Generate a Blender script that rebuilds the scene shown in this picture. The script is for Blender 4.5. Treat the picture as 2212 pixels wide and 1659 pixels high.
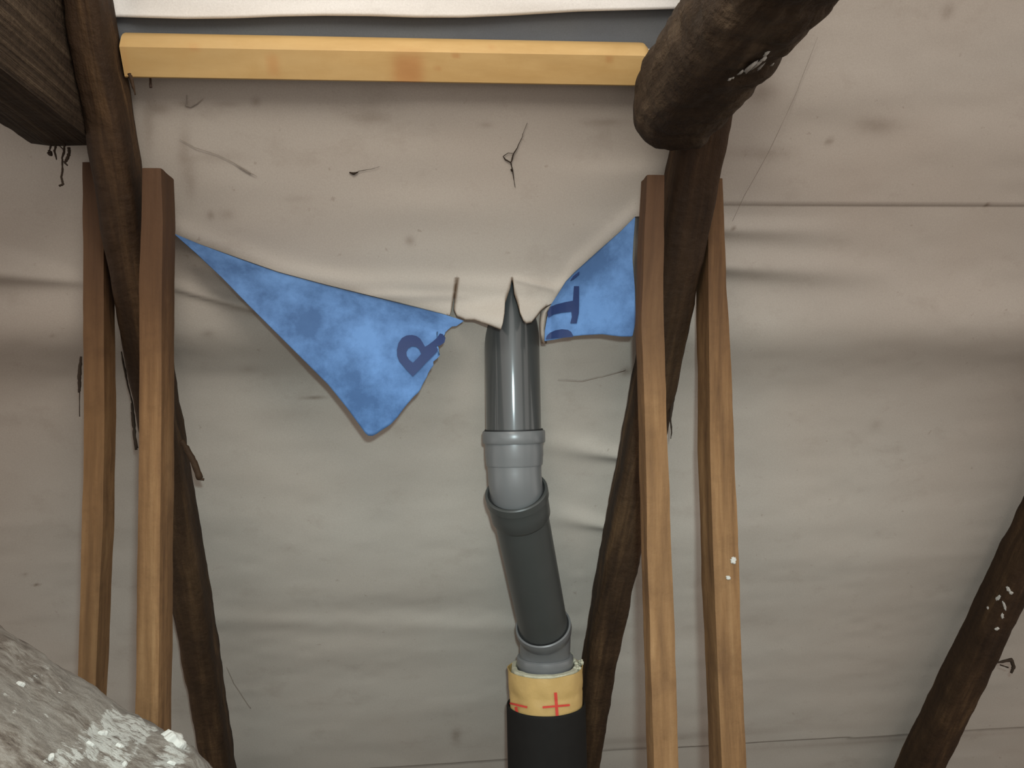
import bpy, bmesh, math, random
import numpy as np
from mathutils import Vector, Matrix, noise as mnoise

for o in list(bpy.data.objects): bpy.data.objects.remove(o)
scene = bpy.context.scene
col = scene.collection
random.seed(4)

# ------------------------------------------------------------------ camera
W, H, F = 2212.0, 1659.0, 1800.0
CAMZ = 1.6
YAW, PITCH, ROLL = math.radians(5.84), math.radians(1.25), math.radians(1.2)
Rcam = Matrix.Rotation(-YAW, 3, 'Z') @ Matrix.Rotation(math.pi/2 + PITCH, 3, 'X') @ Matrix.Rotation(-ROLL, 3, 'Z')
cam_data = bpy.data.cameras.new('camera'); cam = bpy.data.objects.new('camera', cam_data); col.objects.link(cam)
cam.matrix_world = Matrix.Translation((0, 0, CAMZ)) @ Rcam.to_4x4()
cam_data.sensor_width = 36; cam_data.lens = 36*F/W; cam_data.clip_start = .02
scene.camera = cam

# ------------------------------------------------------------------ world, lamps, exposure
world = bpy.data.worlds.new('world'); scene.world = world; world.use_nodes = True
bg = world.node_tree.nodes['Background']; bg.inputs[0].default_value = (1.0, .92, .86, 1); bg.inputs[1].default_value = 1.33
def lamp(name, kind, loc, energy, color, target=None, **kw):
    d = bpy.data.lights.new(name, kind); d.energy = energy; d.color = color
    for k, v in kw.items(): setattr(d, k, v)
    o = bpy.data.objects.new(name, d); col.objects.link(o); o.location = loc
    if target is not None: o.rotation_euler = (Vector(target)-Vector(loc)).to_track_quat('-Z', 'Y').to_euler()
    return o
lamp('torch', 'SPOT', (.04, -.05, CAMZ+.10), 108, (.78, .97, 1.0), (.28, 2.0, CAMZ-1.08), spot_size=math.radians(88), spot_blend=1.0, shadow_soft_size=.022)
lamp('top_fill', 'POINT', (-.10, .40, CAMZ+.86), 28, (1, .95, .86), shadow_soft_size=.20)  # added fill above the view, brightens the white sheet and the batten
scene.view_settings.view_transform = 'Standard'; scene.view_settings.look = 'None'
scene.view_settings.gamma = 1; scene.view_settings.use_curve_mapping = False
scene.view_settings.exposure = 0.0

# ------------------------------------------------------------------ geometry of the place
S60, C60 = math.sin(math.radians(60)), math.cos(math.radians(60))
ROOF_C = 1.742*S60                       # roof plane: Y*S60 + z*C60 = ROOF_C, z measured from eye level
def ray(px, py):
    return Rcam @ Vector(((px-W/2)/F, -(py-H/2)/F, -1))
def at(px, py, Y):                       # point of the place seen at px,py in the vertical plane Y
    d = ray(px, py); p = d*(Y/d.y); return Vector((p.x, p.y, p.z+CAMZ))
def on_roof(px, py, off=0.0):            # point on the roof slope, off metres towards the room
    d = ray(px, py); p = d*((ROOF_C-off)/(d.y*S60+d.z*C60)); return Vector((p.x, p.y, p.z+CAMZ))
def to_xs(p): return p.x, -p.y*C60+(p.z-CAMZ)*S60
def from_xs(X, s, off=0.0):
    c = ROOF_C-off
    return X, c*S60 - s*C60, CAMZ + c*C60 + s*S60
NIN = Vector((0, -S60, -C60))
USL = Vector((0, -C60, S60))

def lerp_table(tab, x):
    if x <= tab[0][0]: return tab[0][1]
    for (a, b), (c, d) in zip(tab, tab[1:]):
        if x <= c: return b+(d-b)*(x-a)/(c-a)
    return tab[-1][1]

_rng = np.random.RandomState(7); _tab = _rng.rand(256, 256)
def vnoise(x, y):
    xi = np.floor(x).astype(int); yi = np.floor(y).astype(int); fx = x-xi; fy = y-yi
    fx = fx*fx*(3-2*fx); fy = fy*fy*(3-2*fy)
    g = lambda a, b: _tab[a % 256, b % 256]
    return ((g(xi, yi)*(1-fx)+g(xi+1, yi)*fx)*(1-fy)+(g(xi, yi+1)*(1-fx)+g(xi+1, yi+1)*fx)*fy)*2-1

# ------------------------------------------------------------------ object helpers
def tag(o, label, cat, group=None, kind=None):
    if label: o['label'] = label
    if cat: o['category'] = cat
    if group: o['group'] = group
    if kind: o['kind'] = kind
    return o
def link(name, me, mat, parent=None, smooth=True):
    o = bpy.data.objects.new(name, me); col.objects.link(o)
    for m in (mat if isinstance(mat, (list, tuple)) else [mat]): me.materials.append(m)
    if smooth: me.polygons.foreach_set('use_smooth', [True]*len(me.polygons))
    if parent is not None:
        o.parent = parent; o.matrix_parent_inverse = parent.matrix_world.inverted()
    return o
def recenter(o, p):                      # put the origin of a mesh object at p without moving it
    o.data.transform(Matrix.Translation(-Vector(p))); o.location = p
    return o
def empty(name, loc):
    o = bpy.data.objects.new(name, None); o.empty_display_size = .05; col.objects.link(o); o.location = loc
    bpy.context.view_layer.update(); return o
def mesh_np(name, verts, faces, uv=None, attrs=None):
    me = bpy.data.meshes.new(name); me.from_pydata([tuple(v) for v in verts], [], faces); me.update()
    if uv is not None:
        l = me.uv_layers.new(name='UVMap'); vi = np.zeros(len(me.loops), int); me.loops.foreach_get('vertex_index', vi)
        l.data.foreach_set('uv', np.asarray(uv, float)[vi].ravel())
    for k, a in (attrs or {}).items():
        at_ = me.attributes.new(k, 'FLOAT', 'POINT'); at_.data.foreach_set('value', np.asarray(a, float))
    return me
def fix_normals(me):
    bm = bmesh.new(); bm.from_mesh(me); bmesh.ops.recalc_face_normals(bm, faces=bm.faces); bm.to_mesh(me); bm.free()
def solidify(o, t, offset=1.0):
    m = o.modifiers.new('thickness', 'SOLIDIFY'); m.thickness = t; m.offset = offset
    return o

# ------------------------------------------------------------------ materials
class NT:
    def __init__(s, name):
        s.m = bpy.data.materials.new(name); s.m.use_nodes = True; s.t = s.m.node_tree
        s.b = s.t.nodes['Principled BSDF']
    def n(s, typ, **kw):
        x = s.t.nodes.new('ShaderNode'+typ)
        for k, v in kw.items():
            if k in x.inputs: x.inputs[k].default_value = v
            else: setattr(x, k, v)
        return x
    def l(s, a, b): s.t.links.new(a, b)
    def noise(s, vec, scale, detail=4, rough=.6, map_scale=None):
        if map_scale:
            mp = s.n('Mapping'); mp.inputs['Scale'].default_value = map_scale; s.l(vec, mp.inputs['Vector']); vec = mp.outputs[0]
        x = s.n('TexNoise', Scale=scale, Detail=detail, Roughness=rough); s.l(vec, x.inputs['Vector']); return x.outputs['Fac']
    def ramp(s, fac, stops):
        r = s.n('ValToRGB'); e = r.color_ramp.elements
        while len(e) < len(stops): e.new(.5)
        for q, (p, c) in zip(e, stops): q.position = p; q.color = (*c, 1) if len(c) == 3 else c
        s.l(fac, r.inputs[0]); return r.outputs[0]
    def mix(s, fac, a, b, mode='MIX'):
        x = s.n('MixRGB', blend_type=mode)
        for v, i in ((fac, 0), (a, 1), (b, 2)):
            if isinstance(v, (int, float)): x.inputs[i].default_value = v
            elif isinstance(v, tuple): x.inputs[i].default_value = (*v, 1)
            else: s.l(v, x.inputs[i])
        return x.outputs[0]
    def math(s, op, a, b=0.0):
        x = s.n('Math', operation=op, use_clamp=False)
        for v, i in ((a, 0), (b, 1)):
            if isinstance(v, (int, float)): x.inputs[i].default_value = v
            else: s.l(v, x.inputs[i])
        return x.outputs[0]
    def bump(s, h, strength, dist=.002):
        b = s.n('Bump', Strength=strength, Distance=dist); s.l(h, b.inputs['Height']); s.l(b.outputs[0], s.b.inputs['Normal'])
    def coord(s, which='Object'): return s.n('TexCoord').outputs[which]
    def attr(s, name): return s.n('Attribute', attribute_name=name).outputs['Fac']

def membrane_mat(name, c1, c2, rough=.62, stain_tone=(.17, .13, .095)):
    t = NT(name); P = t.coord('Object')
    big = t.noise(P, 2.2, 3); base = t.mix(t.ramp(big, [(.35, (0, 0, 0)), (.68, (1, 1, 1))]), c1, c2)
    fine = t.noise(P, 420, 2, .7)                                       # felt grain
    base = t.mix(.16, base, t.ramp(fine, [(.3, (.35, .33, .3)), (.7, (1, 1, 1))]), 'MULTIPLY')
    sm = t.noise(P, 9, 6, .68, (1, 1, 1.6))                              # dirt smudges
    base = t.mix(t.math('MULTIPLY', t.ramp(sm, [(.57, (0, 0, 0)), (.8, (1, 1, 1))]), .28), base, stain_tone)
    sp = t.noise(P, 55, 3, .6)
    base = t.mix(t.math('MULTIPLY', t.ramp(sp, [(.69, (0, 0, 0)), (.76, (1, 1, 1))]), .35), base, stain_tone)
    dirt_shade = t.math('MULTIPLY', t.attr('dirt_shade'), t.ramp(t.noise(P, 70, 4, .7), [(.25, (.6, .6, .6)), (.5, (1, 1, 1))]))
    base = t.mix(dirt_shade, base, (.10, .065, .04))
    t.l(base, t.b.inputs['Base Color']); t.b.inputs['Roughness'].default_value = rough
    t.b.inputs['Specular IOR Level'].default_value = .25
    t.bump(t.noise(P, 260, 3), .12)
    return t.m
M = {}
M['membrane'] = membrane_mat('pale felt underlay', (.375, .33, .283), (.39, .355, .31))
M['sheet_white'] = membrane_mat('clean white sheet', (.90, .89, .86), (.93, .925, .90), .55, (.35, .32, .28))
M['sheet_grey'] = membrane_mat('grey sheet', (.135, .14, .14), (.115, .125, .14), .6, (.08, .08, .08))

def wood_mat(name, dark, mid, light, stain_tone, rough=.75, bump=.5, grain=26, sheen=.2, fleck=None):
    t = NT(name); uv = t.coord('UV'); P = t.coord('Object')
    g = t.noise(uv, 1, 6, .62, (3.2, grain, 1))
    g2 = t.noise(uv, 1, 5, .6, (1.3, grain*.35, 1))
    c = t.ramp(g, [(.3, dark), (.52, mid), (.74, light)])
    c = t.mix(t.ramp(g2, [(.4, (0, 0, 0)), (.66, (.7, .7, .7))]), c, tuple(x*.7 for x in mid))
    c = t.mix(t.math('MULTIPLY', t.ramp(t.noise(P, 14, 5, .7), [(.5, (0, 0, 0)), (.75, (1, 1, 1))]), .5), c, dark)
    c = t.mix(t.attr('stain_tone'), c, t.mix(g, stain_tone, tuple(x*2.2 for x in stain_tone)))
    if fleck:
        v = t.ramp(t.noise(P, fleck[1], 5, .7), [(fleck[2], (0, 0, 0)), (fleck[2]+.04, (1, 1, 1))])
        c = t.mix(v, c, fleck[0])
    t.l(c, t.b.inputs['Base Color']); t.b.inputs['Roughness'].default_value = rough
    t.b.inputs['Specular IOR Level'].default_value = sheen
    t.bump(t.math('ADD', g, t.math('MULTIPLY', t.noise(P, 60, 5), .8)), bump, .006)
    return t.m
M['old'] = wood_mat('old dark timber', (.013, .0065, .003), (.038, .020, .009), (.11, .062, .028), (.012, .007, .004), bump=.7)
M['log'] = wood_mat('old rough log', (.015, .009, .005), (.043, .027, .015), (.15, .108, .068), (.012, .007, .004), bump=1.3, grain=17)
M['post'] = wood_mat('sawn batten timber', (.070, .034, .014), (.175, .092, .038), (.27, .158, .072), (.036, .018, .009), bump=.3, grain=34)
M['pine'] = wood_mat('fresh yellow pine', (.40, .245, .085), (.48, .315, .125), (.54, .37, .16), (.24, .11, .035), rough=.5, bump=.06, grain=14, sheen=.4)
t = NT('lime plaster crust'); P = t.coord('Object'); uv = t.coord('UV')
c = t.ramp(t.noise(uv, 1, 6, .66, (34, 62, 1)), [(.36, (.075, .052, .037)), (.46, (.17, .135, .105)), (.55, (.27, .235, .195)), (.72, (.36, .325, .28))])
c = t.mix(t.ramp(t.noise(uv, 1, 3, .5, (5, 12, 1)), [(.42, (0, 0, 0)), (.62, (.6, .6, .6))]), c, (.25, .22, .185))
c = t.mix(t.ramp(t.noise(uv, 1, 5, .7, (40, 90, 1)), [(.66, (0, 0, 0)), (.70, (1, 1, 1))]), c, (.72, .70, .64))
c = t.mix(t.math('MULTIPLY', t.attr('stain_tone'), t.ramp(t.noise(P, 38, 6, .75), [(.40, (0, 0, 0)), (.58, (1, 1, 1))])), c, (.085, .054, .036))
w = t.math('ADD', t.math('MULTIPLY', t.attr('white'), .30), t.noise(uv, 1, 7, .8, (50, 105, 1)))
c = t.mix(t.ramp(w, [(.79, (0, 0, 0)), (.86, (1, 1, 1))]), c, (.50, .48, .43))
t.l(c, t.b.inputs['Base Color']); t.b.inputs['Roughness'].default_value = .9
t.bump(t.math('ADD', t.noise(P, 60, 7, .75), w), .9, .007); M['plaster'] = t.m
def plain(name, c, rough=.5, spec=.5, noise_amt=.0, scale=30, bump=0, metallic=0, coat=0):
    t = NT(name); P = t.coord('Object')
    f = t.noise(P, scale, 4)
    t.l(t.mix(f, tuple(x*(1-noise_amt) for x in c), tuple(min(1, x*(1+noise_amt)) for x in c)), t.b.inputs['Base Color'])
    t.b.inputs['Roughness'].default_value = rough; t.b.inputs['Specular IOR Level'].default_value = spec
    t.b.inputs['Metallic'].default_value = metallic
    if bump: t.bump(t.noise(P, scale*3, 4), bump, .002)
    return t.m
M['pvc_dark'] = plain('dark grey pipe plastic', (.040, .042, .041), .5, .35, .12, 12)
for nm, cw in (('pvc_dark', .8),):
    b_ = M[nm].node_tree.nodes['Principled BSDF']; b_.inputs['Coat Weight'].default_value = cw; b_.inputs['Coat Roughness'].default_value = .12
M['pvc_mid'] = plain('mid grey pipe plastic', (.044, .046, .043), .38, .5, .12, 12)
M['pvc_light'] = plain('light grey fitting plastic', (.112, .114, .114), .33, .5, .08, 14)
M['rubber'] = plain('black rubber ring', (.012, .012, .012), .6, .3)
M['foam_black'] = plain('black foam sleeve', (.010, .009, .008), .75, .12, .2, 30, .1)
M['paper'] = plain('yellow tape paper', (.42, .275, .10), .5, .4, .16, 26, .45)
M['red_ink'] = plain('red ink', (.48, .045, .03), .6, .3, .2, 60)
M['wool'] = plain('pale insulation wool', (.42, .40, .30), .95, .1, .3, 90, .8)
M['web'] = plain('dusty cobweb', (.030, .021, .015), .95, .1, .3, 60)
M['web_pale'] = plain('faint cobweb', (.23, .20, .17), .95, .1, .2, 60)
M['flake'] = plain('white plaster flake', (.38, .365, .33), .9, .2, .12, 50, .6)
M['nail'] = plain('rusty nail', (.05, .028, .018), .7, .4, .3, 90, .3)
M['tile'] = plain('dark roof backing', (.035, .024, .018), .9, .2, .4, 20, .5)
M['ink'] = plain('navy print', (.009, .024, .090), .6, .3, .15, 50)
t = NT('blue outer face of underlay'); P = t.coord('Object')
a = t.noise(P, 9, 6, .65); b = t.noise(P, 55, 4, .7)
c = t.mix(t.ramp(a, [(.40, (0, 0, 0)), (.62, (1, 1, 1))]), (.048, .105, .23), (.105, .215, .43))
c = t.mix(.35, c, t.ramp(b, [(.3, (.72, .75, .8)), (.7, (1, 1, 1))]), 'MULTIPLY')
t.l(c, t.b.inputs['Base Color']); t.b.inputs['Roughness'].default_value = .7; t.b.inputs['Specular IOR Level'].default_value = .2
t.bump(t.noise(P, 200, 3), .1); M['blue'] = t.m
t = NT('attic floor boards'); P = t.coord('Object')
t.l(t.ramp(t.noise(P, 1, 6, .6, (2, 22, 1)), [(.3, (.05, .034, .022)), (.7, (.15, .105, .07))]), t.b.inputs['Base Color'])
t.b.inputs['Roughness'].default_value = .85; M['floor'] = t.m

# ------------------------------------------------------------------ underlay on the roof slope (setting)
def ridge_field(X, S, segs):
    h = np.zeros_like(X)
    for (x0, y0, x1, y1, a0, a1, w0, w1) in segs:
        A = to_xs(on_roof(x0, y0)); B = to_xs(on_roof(x1, y1))
        t_ = (X-A[0])/(B[0]-A[0]); k = np.clip(t_, 0, 1)
        fade = np.exp(-np.clip(np.maximum(-t_, t_-1), 0, None)**2/.02)
        sc = A[1]+(B[1]-A[1])*t_; w = w0+(w1-w0)*k
        h += (a0+(a1-a0)*k)*fade*np.exp(-((S-sc)/w)**2)
    return h
SEGS = [
    (-200, 540, 190, 597, .055, .006, .040, .010),      # bright fold at the far left, pinched at the post
    (375, 606, 560, 645, .009, .016, .007, .011),
    (-400, 690, 2700, 700, .040, .040, .090, .090),     # long sag along the whole sheet
    (1540, 562, 1950, 590, .024, .001, .020, .034),
    (1540, 490, 1850, 500, .014, .001, .015, .025),
    (1170, 950, 1345, 978, .004, .016, .034, .012),
    (1170, 1095, 1330, 1124, .004, .016, .032, .010),
    (440, 1330, 1200, 1350, .004, .004, .03, .03),
    (-300, 1150, 2600, 1180, .018, .018, .22, .22),
]
def H_field(X, S):
    h = ridge_field(X, S, SEGS)*(1-.92*np.exp(-((X-.175)/.15)**2)*np.exp(-((S-to_xs(on_roof(1106, 660))[1])/.19)**4))
    h += .0035*vnoise(X*1.6+3, S*9) + .0014*vnoise(X*4+9, S*16+4) + .0006*vnoise(X*20, S*38)
    return h
SEAM_S = to_xs(on_roof(1900, 442))[1]; LOW_S = to_xs(on_roof(1800, 1592))[1]
xs = np.concatenate([np.linspace(-3.2, -1.15, 60)[:-1], np.arange(-1.15, 1.95, .0075), np.linspace(1.95, 4.0, 60)])
ss = np.arange(-2.72, 2.6, .0125); ss = np.concatenate([ss[ss < -1.75], np.arange(-1.75, .35, .0065), ss[ss > .35]])
ss = ss[(abs(ss-SEAM_S) > .003) & (abs(ss-LOW_S) > .003)]
ss = np.sort(np.concatenate([ss, [SEAM_S-.0015, SEAM_S+.0002, LOW_S-.0015, LOW_S+.0002]]))
XX, SS = np.meshgrid(xs, ss, indexing='ij')
HH = H_field(XX, SS)
HH += np.where((SS > SEAM_S) & (XX > .45), .0018, 0) + np.where(SS > LOW_S + .004*vnoise(XX*2, XX*0), .004, 0)
dirt_shade = np.zeros_like(XX)
blobs = [(1890, 270, 50, 18, .35), (1640, 195, 40, 22, .35), (1790, 305, 7, 7, .6), (1630, 330, 80, 14, .25), (2130, 442, 5, 4, .8),
         (1580, 488, 4, 4, .7), (85, 1253, 6, 3, .8), (985, 1585, 10, 18, .5), (1350, 795, 12, 12, .6), (1890, 915, 12, 12, .2),
         (1640, 20, 60, 20, .3), (2045, 25, 14, 16, .35), (60, 1230, 5, 4, .4), (135, 705, 4, 3, .5), (620, 890, 60, 16, .15), (430, 1500, 60, 90, .15),
         (1520, 1585, 300, 8, .22), (1900, 1600, 320, 8, .25), (460, 700, 12, 8, .3), (540, 790, 18, 10, .2), (680, 855, 22, 3, .6)]  # the two widest are darker bands along the lower seam
for (bx, by, rx, ry, st) in blobs:
    p = on_roof(bx, by); X0, S0 = to_xs(p); k = p.y/F
    dirt_shade += st*np.exp(-((XX-X0)/(rx*k))**2-((SS-S0)/(ry*k*1.05))**2)
dirt_shade += np.where((abs(SS-SEAM_S+.001) < .0018) & (XX > .45), .15, 0)  # thin darker line along the overlap seam
vx, vy, vz = from_xs(XX, SS, HH)
nx, ns = XX.shape
V = np.stack([vx, vy, vz], -1).reshape(-1, 3)
Xh, Sh = to_xs(on_roof(1106, 655)); 
faces = []
for i in range(nx-1):
    for j in range(ns-1):
        if abs(xs[i]-.172) < .072 and ((xs[i]-.172)/.068)**2+((ss[j]-Sh-.07)/.10)**2 < 1: continue
        a = i*ns+j; faces.append((a, a+ns, a+ns+1, a+1))
o = link('ceiling', mesh_np('ceiling', V, faces, attrs={'dirt_shade': np.clip(dirt_shade, 0, 1).ravel()}), M['membrane'])
o['kind'] = 'structure'; o['label'] = 'pale underlay sheet lining the steep roof slope'
# dark outer roof layer behind the underlay
bm = bmesh.new()
rows_ = np.linspace(-2.9, 2.75, 24)
for k in range(len(rows_)-1):
    q = [from_xs(-3.4, rows_[k], -.075), from_xs(4.2, rows_[k], -.075), from_xs(4.2, rows_[k+1], -.055), from_xs(-3.4, rows_[k+1], -.055)]
    bm.faces.new([bm.verts.new(v) for v in q])
me = bpy.data.meshes.new('wall_roof'); bm.to_mesh(me); bm.free()
o = link('wall_back', me, M['tile'], smooth=False); o['kind'] = 'structure'; solidify(o, .02)
# floor
bm = bmesh.new(); bmesh.ops.create_cube(bm, size=1, matrix=Matrix.Translation((.4, .6, -.02)) @ Matrix.Diagonal((7.6, 5.6, .04, 1)))
me = bpy.data.meshes.new('floor'); bm.to_mesh(me); bm.free(); o = link('floor', me, M['floor'], smooth=False); o['kind'] = 'structure'

# ------------------------------------------------------------------ lofted timbers
def loft(name, rings, mat, n=28, sq=4.0, rough=.003, rscale=18, step=.014, parent=None, seed=0, section=None, cap_round=0.0, stain_tone=None):
    """rings: (centre, side_vector, depth_vector, stain); the vectors carry the half sizes."""
    L = [0]
    for a, b in zip(rings, rings[1:]): L.append(L[-1]+(b[0]-a[0]).length)
    tot = L[-1]; cnt = max(2, int(tot/step)); verts, uvs, st = [], [], []
    per = None
    for k in range(cnt+1):
        d = tot*k/cnt; i = 0
        while i < len(L)-2 and d > L[i+1]: i += 1
        f = (d-L[i])/max(1e-9, L[i+1]-L[i]); A, B = rings[i], rings[i+1]
        c = A[0].lerp(B[0], f); u = A[1].lerp(B[1], f); v = A[2].lerp(B[2], f); sv = A[3]+(B[3]-A[3])*f
        e = 1.0
        if cap_round:
            de = min(d, tot-d)
            if de < cap_round: e = .78+.22*math.sqrt(max(0, 1-(1-de/cap_round)**2))
        for q in range(n+1):
            th = 2*math.pi*(q % n)/n + math.pi/n
            if section: a_, b_ = section[q % n]
            else:
                cs, sn = math.cos(th), math.sin(th)
                r = (abs(cs)**sq+abs(sn)**sq)**(-1/sq); a_, b_ = cs*r, sn*r
            p = c+u*(a_*e)+v*(b_*e)
            nv = mnoise.noise(Vector((p.x*rscale, p.y*rscale, p.z*rscale*.5))+Vector((seed*7.3, 0, 0)))
            nv += .45*mnoise.noise(Vector((p.x*rscale*3, p.y*rscale*3, p.z*rscale*1.4))+Vector((0, seed*3.1, 0)))
            out = (u*a_+v*b_); out.normalize()
            if q < n: verts.append(p+out*nv*rough)
            uvs.append((d+seed*1.7, q/n*(u.length+v.length)*4)); st.append(sv)
    faces = []; fuv = []
    for k in range(cnt):
        for q in range(n):
            a = k*n+q; b = k*n+(q+1) % n
            faces.append((a, b, b+n, a+n)); m1 = k*(n+1)+q; m2 = (k+1)*(n+1)+q
            fuv += [uvs[m1], uvs[m1+1], uvs[m2+1], uvs[m2]]
    for k in (0, cnt):
        ring = [k*n+q for q in range(n)]
        cc = sum((verts[i] for i in ring), Vector())/n; ci = len(verts); verts.append(cc)
        for q in range(n):
            a, b = ring[q], ring[(q+1) % n]
            faces.append((b, a, ci) if k == 0 else (a, b, ci))
            for z in range(3): fuv.append((uvs[k*(n+1)][0]+.02*z, .01*q))
    me = bpy.data.meshes.new(name); me.from_pydata([tuple(v) for v in verts], [], faces); me.update()
    l = me.uv_layers.new(name='UVMap'); l.data.foreach_set('uv', np.array(fuv).ravel())
    sa = me.attributes.new('stain_tone', 'FLOAT', 'POINT')
    vals = [st[min(len(st)-1, (i//n)*(n+1))] for i in range(len(verts))]; sa.data.foreach_set('value', vals)
    fix_normals(me)
    o = link(name, me, mat, parent)
    try: o.data.set_sharp_from_angle(angle=math.radians(50))
    except Exception: pass
    return o

def rafter(rows, label, half_d=.043, mat='old', seed=0, z_top=None, mid=.092, stain_tone=0.0, flip=1):
    """rows: (py, px_left, px_right) of the silhouette; the timber lies under the roof slope."""
    rings = []
    for (py, xl, xr) in rows:
        lefty = (xl+xr)/2 < 922          # which side face the silhouette includes
        a = on_roof(xl, py, mid+(half_d if lefty else -half_d)).x; b = on_roof(xr, py, mid-(half_d if lefty else -half_d)).x
        c = on_roof((xl+xr)/2, py, mid); c.x = (a+b)/2
        rings.append((c, Vector(((b-a)/2*1.02, 0, 0)), NIN*half_d, stain_tone))
    # carry on straight up to the ridge and down to the floor
    c0, c1 = rings[0], rings[1]; top = Vector((c0[0].x-.0, c0[0].y, c0[0].z)); d_up = 1.1
    rings.insert(0, (top+USL*d_up, c0[1], c0[2], stain_tone))
    cl = rings[-1]; dn = (cl[0].z-.02)/S60; rings.append((cl[0]-USL*dn, cl[1], cl[2], stain_tone))
    o = loft('rafter', rings, M[mat], n=32, sq=6, rough=.0032, rscale=24, seed=seed)
    recenter(o, rings[-1][0]); tag(o, label, 'rafter', 'old rafters under the roof slope'); return o

rafter([(0, 128, 250), (280, 175, 300), (500, 212, 335), (700, 250, 367), (900, 288, 399), (1150, 335, 440), (1300, 363, 465), (1500, 400, 494), (1659, 430, 516)],
       'dark old rafter left of the pipe, between the left pair of thin posts', seed=1)
rafter([(0, 1505, 1640), (210, 1462, 1597), (375, 1432, 1562), (600, 1400, 1517), (800, 1366, 1473), (1000, 1328, 1430), (1200, 1291, 1386), (1420, 1255, 1338), (1659, 1222, 1298)],
       'dark old rafter right of the pipe, crossing behind the right pair of thin posts', seed=2)
rafter([(1000, 2240, 2375), (1230, 2130, 2258), (1440, 2028, 2156), (1659, 1923, 2050)],
       'dark old rafter slanting through the bottom right corner of the photo', seed=3)

def post(rows, Y, depth, label, seed, tone_tab, name='wooden_post', group='thin sawn posts beside the rafters', mat='post'):
    rings = []
    for (py, xl, xr) in rows:
        a = at(xl, py, Y); b = at(xr, py, Y); c = (a+b)/2; c.y = Y+depth/2
        rings.append((c, Vector(((b-a).length/2, 0, 0)), Vector((0, depth/2, 0)), lerp_table(tone_tab, py)))
    l = rings[-1]; rings.append((Vector((l[0].x+.004, l[0].y, 0.0)), l[1], l[2], 0))
    o = loft(name, rings, M[mat], n=36, sq=18, rough=.0018, rscale=24, seed=seed); o.data.set_sharp_from_angle(angle=math.radians(28))
    recenter(o, Vector((l[0].x, l[0].y, 0))); return tag(o, label, 'post', group)
ST = [(340, .95), (600, .8), (760, .35), (880, .0), (1659, 0)]  # post colour goes darker towards the top
post([(350, 176, 226), (600, 178, 224), (900, 180, 226), (1150, 175, 222), (1300, 171, 214), (1500, 165, 206), (1659, 160, 200)], 1.475, .055,
     'thin sawn post on the outer left side of the left rafter, leftmost post', 4, ST)
post([(363, 306, 348), (480, 303, 352), (600, 299, 350), (900, 299, 349), (1150, 296, 346), (1300, 294, 345), (1560, 291, 342), (1659, 290, 341)], 1.36, .070,
     'thin sawn post left of the pipe, at the tip of the larger blue flap', 5, ST)
STR = [(370, .95), (650, .8), (760, .45), (900, .05), (1659, 0)]
post([(378, 1398, 1436), (500, 1392, 1434), (700, 1385, 1436), (900, 1393, 1441), (1200, 1398, 1452), (1420, 1405, 1460), (1659, 1412, 1468)], 1.35, .045,
     'thin sawn post right of the pipe, beside the smaller blue flap', 6, STR)
post([(385, 1528, 1562), (500, 1530, 1566), (640, 1530, 1572), (800, 1532, 1582), (1000, 1534, 1589), (1200, 1540, 1597), (1420, 1549, 1604), (1659, 1559, 1613)], 1.45, .070,
     'thin sawn post on the outer right side of the right rafter, rightmost post', 7, [(370, .55), (650, .5), (760, .25), (900, .0), (1659, 0)])

# round log on the right, running towards the viewer
rings = []
for (Y, cx, cz, r, s_) in [(1.312, .408, .462, .056, .7), (1.297, .406, .464, .064, .5), (1.25, .404, .474, .068, .2), (1.0, .404, .484, .066, 0), (.6, .406, .487, .066, 0), (-.4, .41, .49, .07, 0)]:
    rings.append((Vector((cx, Y, cz+CAMZ)), Vector((r, 0, 0)), Vector((0, 0, r)), s_))
o = loft('collar_beam', rings, M['log'], n=80, sq=3.2, rough=.0075, rscale=26, seed=8, step=.007)
recenter(o, rings[0][0]); tag(o, 'rough round collar log with white flecks, its end resting on the right rafter', 'beam', 'collar beams coming towards the viewer')
beam_r = o
bpy.context.view_layer.update()
bm = bmesh.new()
for (px, py, w, h_) in [(1655, 112, 15, 9), (1647, 124, 17, 8), (1635, 133, 22, 8), (1618, 142, 24, 8), (1602, 150, 18, 6), (1641, 141, 30, 4), (1583, 163, 8, 5), (1576, 166, 5, 3), (1665, 135, 10, 4)]:
    ok, hit, nrm, _ = beam_r.ray_cast(Vector((0, 0, CAMZ))-beam_r.location, ray(px, py).normalized())
    if not ok: continue
    p = hit+beam_r.location; p.z -= CAMZ; tg = nrm.cross(Vector((0, 1, 0))).normalized()
    k = p.y/F; ctr = Vector((p.x, p.y, p.z+CAMZ))
    w *= random.uniform(.7, 1.6); h_ *= random.uniform(1.2, 2.4); vs = []
    for q in range(9):
        th = q/9*2*math.pi; rr = random.uniform(.35, 1.35)
        vs.append(bm.verts.new(ctr+Vector((0, 1, 0))*math.cos(th)*w*k*1.1*rr+tg*math.sin(th)*h_*k*.55*rr+nrm*.003))
    top = bm.verts.new(ctr+nrm*.0055)
    for q in range(9): bm.faces.new((vs[q], vs[(q+1) % 9], top))
    bm.faces.new(vs[::-1])
me = bpy.data.meshes.new('plaster_fleck'); bm.to_mesh(me); bm.free(); fix_normals(me)
f = link('plaster_fleck', me, M['flake'], beam_r); f['label'] = 'white plaster flecks'; f['kind'] = 'stuff'

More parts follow.
